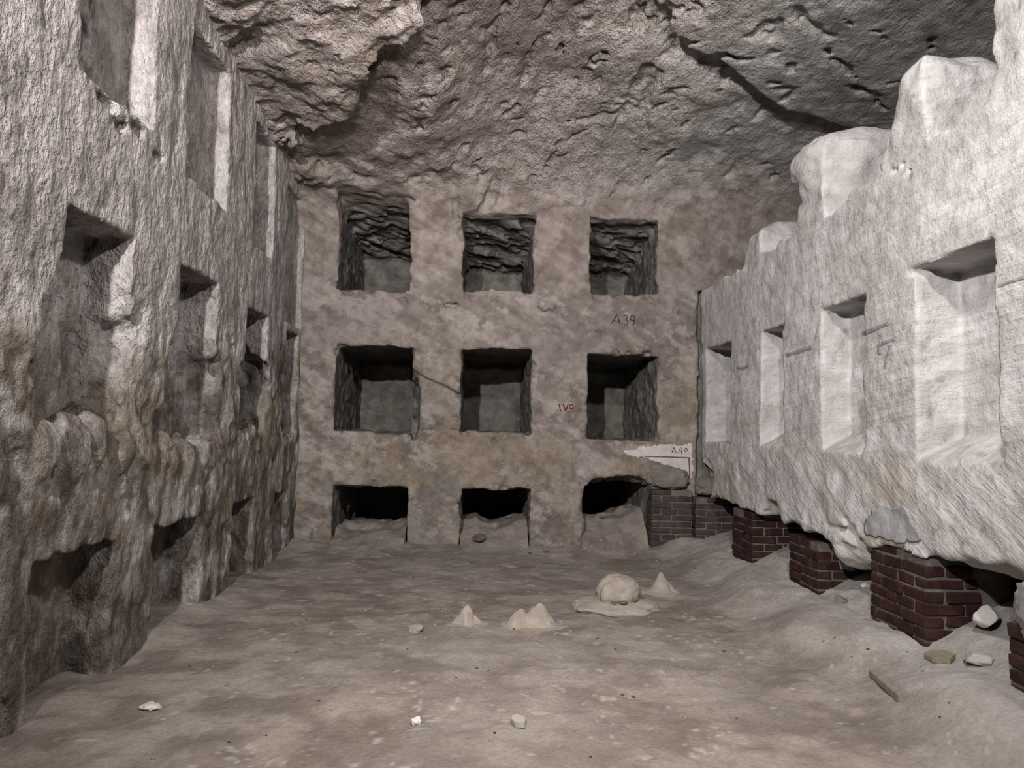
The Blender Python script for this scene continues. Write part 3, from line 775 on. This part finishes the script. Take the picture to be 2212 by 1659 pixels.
x0, x1 = bx(994, 1141); heap(x0, x1, (.21, .24, .16, .24, .28), 'sand heap in the middle bottom shaft, with a dark stone on its slope', 502)
x0, x1 = bx(1256, 1398); heap(x0, x1, (.27, .26, .30, .38), 'sand heap in the arched bottom shaft beside the brickwork', 503)

# ================================================================== MOUNDS ON THE FLOOR
def cone(u, v, wpx, hpx, peaks, label, seed, name='clay_mound'):
    """small hill of dried clay; peaks = list of (dx, height share, width share)"""
    p = at_floor(u, v); sc = p.y/F*1.02; W = wpx*sc; Hh = hpx*sc
    R = W/2; n = 56
    g = np.linspace(-1.25, 1.25, n)
    X, Y = np.meshgrid(g*R, g*R*.8, indexing='ij')
    cy = p.y+R*.45
    P = np.stack([X+p.x, Y+cy, 0*X], -1).reshape(-1, 3)
    nn = pfbm(P, 5/R*.35, 4, seed).reshape(X.shape)
    Z = 0*X
    for (dx, hs, ws, pw) in peaks:
        r = np.sqrt(((X-dx*R)/(ws*R))**2+(Y/(ws*R*.8))**2)*(1+.32*nn); r = np.sqrt(r*r+.02)
        Z = np.maximum(Z, hs*Hh*np.clip(1-r, 0, 1)**pw)
    Z = Z*(1+.12*nn+.11*pfbm(P, 22, 3, seed+1).reshape(X.shape))
    q = np.sqrt((X/R)**2+(Y/(R*.8))**2)
    sk = np.clip(1.05-q+.2*nn, 0, 1)
    Z = Z+.010*sk-.03*(sk <= 0)
    XX, YY = X+p.x, Y+cy
    top = np.stack([XX, YY, Z+floor_h(XX, YY)], -1).reshape(-1, 3); bot = top.copy(); bot[:, 2] = -.08
    I = (np.arange(n-1)[:, None]*n+np.arange(n-1)[None, :]).ravel()
    qt = np.stack([I, I+n, I+n+1, I+1], 1); qb = qt[:, ::-1]+n*n
    def side(a): a = np.array(a); return np.stack([a[:-1], a[1:], a[1:]+n*n, a[:-1]+n*n], 1)
    e = [side(np.arange(n)), side((n-1)*n+np.arange(n))[:, ::-1], side(np.arange(n)*n)[:, ::-1], side(np.arange(n)*n+n-1)]
    o = mesh_np(name, np.concatenate([top, bot]), np.concatenate([qt, qb]+e), M_CLAY)
    return tag(o, label, 'mound')
cone(1008, 1350, 84, 44, [(0, 1, .62, 1.0), (-.35, .3, .5, 1), (.4, .35, .5, 1)], 'small pointed pale clay mound, the one standing just before the twin-peaked mound on the floor', 601)
cone(1155, 1358, 130, 56, [(.18, 1, .62, 1.0), (-.45, .68, .5, 1.0), (0.0, .45, .7, 1)], 'twin-peaked pale clay mound in the middle of the floor', 602)
cone(1432, 1281, 90, 38, [(0, 1, .62, 1.05), (.3, .35, .6, 1)], 'single pale clay cone behind the big domed mound', 603)
# big domed lump on its skirt
p = at_floor(1335, 1326); sc = p.y/F
e = empty('domed_mound', (p.x, p.y+.10, fz(p.x, p.y+.1)))
tag(e, 'largest mound on the floor, a domed pale lump with hollows in painted shade on a spreading skirt', 'mound')
d_ = lump('dome', M_CLAY, (95*sc, .30, .30), 611, .10, .12, 5, 1.7, flat=-.5); d_.parent = e; d_.location = (.02, .06, .10)
s_ = lump('skirt', M_CLAY, (190*sc, .46, .14), 612, .12, 0, 5, 1.8, flat=-.3); s_.parent = e; s_.location = (0, .03, .005)
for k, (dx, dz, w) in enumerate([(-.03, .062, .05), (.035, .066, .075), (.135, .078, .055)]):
    h = lump('hollow_shade', M_DARK, (w, .05, .026), 613+k, .3, 0, 3, 2.); h.parent = e; h.location = (dx, -.098+abs(dx)*.36, dz)  # solid dark lumps, their colour stands in for the shade of hollows

# ================================================================== LOOSE STONES AND DEBRIS
def stone(name, u, v, wpx, hratio, mat, label, cat, seed, group=None, depth=.8, rough=.2, boxy=.3, cuts=5, rz=None, sub=4, sink=.25, lift=None):
    p = at_floor(u, v); w = wpx*p.y/F
    o = lump(name, mat, (w, w*depth, w*hratio), seed, rough, boxy, sub, 1.5, cuts=cuts)
    o.location = (p.x, p.y+w*depth*.3, (lift if lift is not None else fz(p.x, p.y+w*depth*.3))+w*hratio*(.5-sink))
    o.rotation_euler = (0, 0, (seed*1.7) % 6.28 if rz is None else rz)
    return tag(o, label, cat, group)
stone('white_stone', 898, 1566, 24, .75, M_WHITE, 'bright white split stone lying on the open floor', 'stone', 701, cuts=3)
p = on_x(2135, 1332, 2.86); o = lump('stone', M_PALE, (.17, .13, .13), 703, .08, .45, 4, 1.5, cuts=7); o.location = (p.x, p.y, max(p.z, fz(p.x, p.y)+.045)); o.rotation_euler = (.2, .3, .7)
tag(o, 'pale angular block wedged in the hole between the two nearest brick piers', 'stone')
stone('white_stone', 1869, 1273, 20, .8, M_WHITE, 'small white stone against the far edge of the largest brick pier', 'stone', 704)
stone('stone', 1820, 1304, 28, .8, M_BROWN, 'brown stone half buried on the sand slope between two brick piers', 'stone', 705, cuts=3)
stone('rubble_block', 895, 1366, 38, .5, M_CLAY, 'squarish pale clay block at the end of the row of little mounds', 'rubble', 706, boxy=.5, rough=.12)
stone('stone', 2125, 1436, 70, .4, M_CHIP, 'flat whitish rubble lump at the foot of the cut-off brick pier', 'stone', 707, boxy=.3, rough=.15)
p = on_y(1034, 1160, 8.40); o = lump('dark_stone', M_DARK, (.15, .10, .09), 708, .15, .4, 4, cuts=5); o.location = (p.x, p.y-.02, p.z); o.rotation_euler = (.1, .1, .4)
tag(o, 'dark stone lying on the sand heap of the middle bottom shaft', 'stone')
stone('pale_lump', 322, 1535, 42, .3, M_PALE, 'flat pale lump of dust on the shaded floor near the tooled wall', 'rubble', 709, boxy=.1, rough=.25, cuts=0, sink=.3)

def slab(name, pts_px, thick, mat, label, cat, jit=.004, lift=.0, seed=1, parts=None):
    """flat piece lying on the floor, outline given where it lies"""
    P3 = [at_floor(u, v) for (u, v) in pts_px]
    c = sum(P3, Vector())/len(P3); zb = fz(c.x, c.y)-.004+lift; G = [fz(p.x, p.y)-zb-.004 for p in P3]; rise = max(0, max(G)-.02)
    r = np.random.RandomState(seed); bm = bmesh.new()
    lo = [bm.verts.new((p.x-c.x, p.y-c.y, g*.8+.006)) for p, g in zip(P3, G)]
    hi = [bm.verts.new((p.x-c.x+r.uniform(-jit, jit), p.y-c.y+r.uniform(-jit, jit), thick+.012+g*.8+r.uniform(-jit, jit)*.6)) for p, g in zip(P3, G)]
    n = len(P3); bm.faces.new(lo[::-1]); bm.faces.new(hi)
    for k in range(n): bm.faces.new((lo[k], lo[(k+1) % n], hi[(k+1) % n], hi[k]))
    bmesh.ops.recalc_face_normals(bm, faces=bm.faces[:])
    bmesh.ops.bevel(bm, geom=bm.edges[:], offset=thick*.08, segments=2, affect='EDGES')
    me = bpy.data.meshes.new(name); bm.to_mesh(me); bm.free(); me.materials.append(mat)
    o = bpy.data.objects.new(name, me); COL.objects.link(o); o.location = (c.x, c.y, zb)
    return tag(o, label, cat)
slab('wooden_plank', [(1877, 1463), (1899, 1456), (1963, 1508), (1940, 1519)], .03, M_WOOD, 'short grey-brown wooden batten lying on the bare floor', 'wood')
slab('broken_tile', [(1996, 1424), (2014, 1434), (2053, 1436), (2064, 1424), (2040, 1415), (2012, 1414)], .022, M_TILE, 'broken buff tile with a curved edge at the foot of the largest brick pier', 'tile')
slab('plaster_fragment', [(1104, 1566), (1112, 1574), (1134, 1576), (1135, 1562), (1118, 1556), (1105, 1558)], .022, M_CHIP, 'small flat pale plaster fragment on the bright part of the floor', 'rubble')

# scattered chips: nothing tells them apart
def scatter(name, mat, spots, label, cat, group, seed, lo, hi):
    r = np.random.RandomState(seed)
    base = [lump(name, mat, (1, .8, .45), seed+k, .22, .3, 2, 1.6, cuts=4) for k in range(4)]
    for i, (u, v) in enumerate(spots):
        o = base[i] if i < 4 else base[i % 4].copy()
        if i >= 4: COL.objects.link(o)
        p = at_floor(u, v); w = r.uniform(lo, hi)*p.y/F
        o.scale = (w, w, w); o.rotation_euler = (0, 0, r.uniform(0, 6.28)); o.location = (p.x, p.y, fz(p.x, p.y)+w*.10)
        tag(o, label, cat, group)
r = np.random.RandomState(5)
pale = [(655, 1328), (765, 1207), (1108, 1188), (840, 1190), (1450, 1190), (1490, 1194), (1418, 1212), (1275, 1230), (1012, 1290), (920, 1380), (975, 1365), (1025, 1358), (940, 1352),
        (1095, 1408), (1200, 1372), (1260, 1404), (705, 1412), (752, 1470), (745, 1478), (560, 1520), (590, 1455), (1840, 1420), (1805, 1378), (1995, 1450), (1990, 1440), (1420, 1426), (1440, 1436),
        (1605, 1475), (1765, 1538), (1720, 1520), (1830, 1566), (1480, 1552), (1560, 1440), (1655, 1426), (1580, 1400), (1700, 1405), (1075, 1440), (1200, 1446), (1245, 1448), (1180, 1522), (1145, 1500),
        (1010, 1595), (1240, 1580), (1060, 1600), (1320, 1580), (480, 1590), (330, 1640), (490, 1480), (460, 1440), (690, 1250), (620, 1230), (850, 1300), (790, 1320), (1545, 1290), (1500, 1215), (1650, 1330), (1900, 1545)]
pale += [(r.uniform(620, 1800), r.uniform(1210, 1650)) for _ in range(26)]
scatter('stone_chip', M_CHIP, pale, 'small pale stone chip scattered on the dusty floor', 'stone', 'pale chips on the floor', 720, 5, 10)
dark = [(1018, 1216), (662, 1340), (1145, 1196), (1180, 1193), (1330, 1404), (1030, 1445), (1055, 1450), (985, 1465), (1290, 1380), (1345, 1503), (1368, 1508), (1276, 1637), (1590, 1552), (1565, 1408), (1500, 1228), (1068, 1585),
        (880, 1403), (690, 1515), (495, 1605), (410, 1440), (975, 1335), (1110, 1360), (1875, 1405), (2050, 1520), (2030, 1550), (1960, 1410), (640, 1410), (575, 1590)]
scatter('dark_pebble', M_DARK, dark, 'small dark pebble scattered on the dusty floor', 'stone', 'dark pebbles on the floor', 740, 5, 10)

# ================================================================== PAINT, PLASTER AND WRITING ON THE WALLS
def bvh_of(o):
    me = o.data; n = len(me.vertices); co = np.empty(n*3, np.float32); me.vertices.foreach_get('co', co)
    ql = np.empty(len(me.loops), np.int32); me.loops.foreach_get('vertex_index', ql)
    return co.reshape(-1, 3), ql.reshape(-1, 4)
class Surf:
    """a wall region as a ray target"""
    def __init__(s, o, lo, hi):
        V, Qd = bvh_of(o); c = V[Qd[:, 0]]
        k = np.all((c > np.array(lo)) & (c < np.array(hi)), 1); Qd = Qd[k]
        u, inv = np.unique(Qd, return_inverse=True)
        s.t = BVHTree.FromPolygons([tuple(map(float, v)) for v in V[u]], [tuple(map(int, q)) for q in inv.reshape(-1, 4)])
    def hit(s, u, v):
        d = ray(u, v).normalized(); h = s.t.ray_cast(Vector((0, 0, CAMZ)), d)
        return h[0], h[1]
def paint(name, S, strokes, mat, parent, nrm, lift=.004, label=None):
    """brush strokes as thin ridges of paint: strokes = list of (pixel polyline, width in px)"""
    bm = bmesh.new(); nrm = Vector(nrm)
    for pts, wpx in strokes:
        q = []
        for a, b in zip(pts[:-1], pts[1:]):
            n = max(2, int(math.hypot(b[0]-a[0], b[1]-a[1])/3))
            q += [(a[0]+(b[0]-a[0])*t/n, a[1]+(b[1]-a[1])*t/n) for t in range(n)]
        q.append(pts[-1]); rows = []
        for i, (u, v) in enumerate(q):
            a = q[max(0, i-1)]; b = q[min(len(q)-1, i+1)]
            dx, dy = b[0]-a[0], b[1]-a[1]; L = math.hypot(dx, dy) or 1
            w = wpx/2*random.uniform(.8, 1.15)
            row = []
            for k in (-1, -.33, .33, 1):
                h, _ = S.hit(u-dy/L*w*k, v+dx/L*w*k)
                if h is None: row = None; break
                row.append(h+nrm*(lift if abs(k) < .5 else -.002))
            if row: rows.append([bm.verts.new(c) for c in row])
            else: rows.append(None)
        for r0, r1 in zip(rows[:-1], rows[1:]):
            if r0 and r1:
                for k in range(3): bm.faces.new((r0[k], r0[k+1], r1[k+1], r1[k]))
    bmesh.ops.recalc_face_normals(bm, faces=bm.faces[:])
    me = bpy.data.meshes.new(name); bm.to_mesh(me); bm.free(); me.materials.append(mat)
    o = bpy.data.objects.new(name, me); COL.objects.link(o); o.parent = parent
    if label: o['label'] = label
    return o
SB = Surf(wb, (-.5, 8.2, .5), (2.7, 8.8, 3.0)); SR = Surf(wr, (2.3, 2.5, .5), (2.95, 8.4, 3.0))
FWD = (0, -1, 0); LFT = (-1, 0, 0)
paint('painted_number', SB, [([(1321, 698), (1327, 690), (1332, 679)], 3.2), ([(1332, 679), (1337, 690), (1338, 699)], 3.2), ([(1325, 693), (1337, 694)], 2.6), ([(1343, 698), (1345, 700)], 4),
      ([(1347, 684), (1352, 680), (1356, 684), (1352, 690), (1357, 695), (1354, 702), (1348, 701)], 3.2),
      ([(1370, 692), (1364, 692), (1361, 687), (1365, 681), (1370, 683), (1371, 692), (1367, 704)], 3.2)], M_INK, wb, FWD, label='dark red painted A.39 on the back wall')
paint('painted_number', SB, [([(1208, 873), (1211, 889)], 3.6), ([(1217, 873), (1222, 889), (1227, 873)], 3.4), ([(1237, 882), (1231, 882), (1230, 876), (1235, 873), (1238, 878), (1238, 890)], 3.2)], M_REDINK, wb, FWD,
      label='red painted Arabic numeral 179 on the back wall')
# white plaster corner with its red border
def plate(name, S, rings, mat, parent, nrm, lift, rag=3.):
    """thin plaster layer filling a polygon given where it lies on the wall"""
    us = [p[0] for p in rings]; vs = [p[1] for p in rings]; st = 3.
    def ins(u, v):
        c = False; n = len(rings)
        for i in range(n):
            (x1, y1), (x2, y2) = rings[i], rings[(i+1) % n]
            if (y1 > v) != (y2 > v) and u < (x2-x1)*(v-y1)/(y2-y1)+x1: c = not c
        return c
    bm = bmesh.new(); g = {}
    nu = int((max(us)-min(us))/st)+1; nv = int((max(vs)-min(vs))/st)+1
    for i in range(nu+1):
        for j in range(nv+1):
            u, v = min(us)+i*st, min(vs)+j*st
            jit = rag*pfbm(np.array([[u*.36/rag, v*.36/rag, 0.]]), 1., 3, 3)[0]
            if ins(u+jit, v+jit):
                h, _ = S.hit(u, v)
                if h is not None: g[i, j] = bm.verts.new(h+Vector(nrm)*lift)
    for (i, j) in list(g):
        k = [(i, j), (i+1, j), (i+1, j+1), (i, j+1)]
        if all(q in g for q in k): bm.faces.new([g[q] for q in k])
    bmesh.ops.recalc_face_normals(bm, faces=bm.faces[:])
    for f_ in bm.faces: f_.smooth = True
    if bm.faces and sum((f_.normal.dot(Vector(nrm)) for f_ in bm.faces)) < 0: bmesh.ops.reverse_faces(bm, faces=bm.faces[:])
    me = bpy.data.meshes.new(name); bm.to_mesh(me); bm.free(); me.materials.append(mat)
    o = bpy.data.objects.new(name, me); COL.objects.link(o); o.parent = parent
    md = o.modifiers.new('thickness', 'SOLIDIFY'); md.thickness = lift*1.6; md.offset = -1
    return o
pp = plate('plaster_panel', SB, [(1345, 968), (1370, 970), (1400, 962), (1440, 960), (1499, 957), (1499, 1041), (1480, 1026), (1448, 1010), (1418, 1000), (1394, 992), (1372, 991), (1350, 984)], M_PLASTER, wb, FWD, .010)
pp['label'] = 'white plaster remnant with a red painted border'
bl_ = paint('painted_border', SB, [([(1392, 986), (1440, 987), (1489, 989)], 4.5), ([(1488, 988), (1489, 1010), (1489, 1030)], 6)], M_REDLINE, pp, FWD, .018, 'dull red painted line')
paint('painted_number', SB, [([(1451, 978), (1455, 966), (1460, 978)], 2.2), ([(1453, 974), (1459, 974)], 1.8), ([(1463, 977), (1465, 978)], 2.6), ([(1470, 966), (1466, 974), (1474, 975)], 2.0), ([(1472, 968), (1472, 981)], 2.0),
      ([(1480, 968), (1478, 972), (1480, 976), (1484, 973), (1483, 968), (1480, 968)], 2.2)], M_INK, pp, FWD, .018, 'faded dark A.40')
# grey cement smeared on the rock above the two nearest full piers
for pg in ([(1864, 1156), (1868, 1118), (1885, 1092), (1905, 1080), (1930, 1088), (1945, 1082), (1962, 1100), (1976, 1124), (1990, 1152), (1998, 1176), (1960, 1172), (1900, 1160)],
           [(1704, 1118), (1722, 1112), (1742, 1122), (1762, 1134), (1770, 1160), (1778, 1186), (1740, 1190), (1704, 1180)]):
    cp = plate('cement_patch', SR, pg, M_PATCH, wr, LFT, .012, 13.); cp['label'] = 'grey cement patch'
# grey strokes on the pale wall
for k, s in enumerate([[([(1863, 722), (1890, 711), (1920, 698)], 13)], [([(1697, 768), (1725, 760), (1753, 751)], 11)], [([(1593, 794), (1604, 796), (1616, 791)], 8)],
                       [([(1900, 765), (1898, 748), (1912, 740), (1932, 733)], 11), ([(1924, 745), (1916, 770), (1912, 795)], 8)], [([(2156, 618), (2185, 608), (2212, 600)], 11)]]):
    paint('painted_stroke', SR, s, M_GREYINK, wr, LFT, .004, 'grey painted stroke on the pale wall')

# ================================================================== LIGHT
def spot(name, loc, aim, power, color, size, blend, radius):
    l = bpy.data.lights.new(name, 'SPOT'); l.energy = power; l.color = color; l.spot_size = math.radians(size); l.spot_blend = blend; l.shadow_soft_size = radius
    o = bpy.data.objects.new(name, l); COL.objects.link(o); o.location = loc
    o.rotation_euler = (Vector(aim)-Vector(loc)).to_track_quat('-Z', 'Y').to_euler()
    return o
spot('flood_lamp', (-1.3, -.6, 3.65), (.7, 6.0, 4.4), 1950, (1.0, .95, .932), 118, 1., .07)
spot('overhead_fill', (.9, 1.3, 4.2), (.5, 5.0, 1.2), 520, (1.0, .95, .92), 128, 1., .10)  # added overhead light for the right wall and floor, no fixture modelled
spot('floor_fill', (.3, 1.2, 4.0), (.35, 2.7, 0), 320, (1.0, .90, .81), 66, 1., .2)  # added fill that brightens the near middle of the floor
spot('vault_fill', (.2, -1.2, 2.75), (.2, 5.6, 5.35), 1750, (1.0, .89, .85), 54, 1., .2)  # added unseen fill from behind the camera, brightens vault and ceiling
W = bpy.data.worlds.new('world'); SC.world = W; W.use_nodes = True
W.node_tree.nodes['Background'].inputs[0].default_value = (.62, .62, .62, 1); W.node_tree.nodes['Background'].inputs[1].default_value = .006

SC.view_settings.view_transform = 'Standard'; SC.view_settings.look = 'None'
SC.view_settings.gamma = 1; SC.view_settings.exposure = -.12
SC.view_settings.use_curve_mapping = False
SC.cycles.max_bounces = 4; SC.cycles.diffuse_bounces = 1; SC.cycles.glossy_bounces = 1
SC.cycles.use_denoising = True
SC.cycles.use_adaptive_sampling = True; SC.cycles.adaptive_threshold = .05
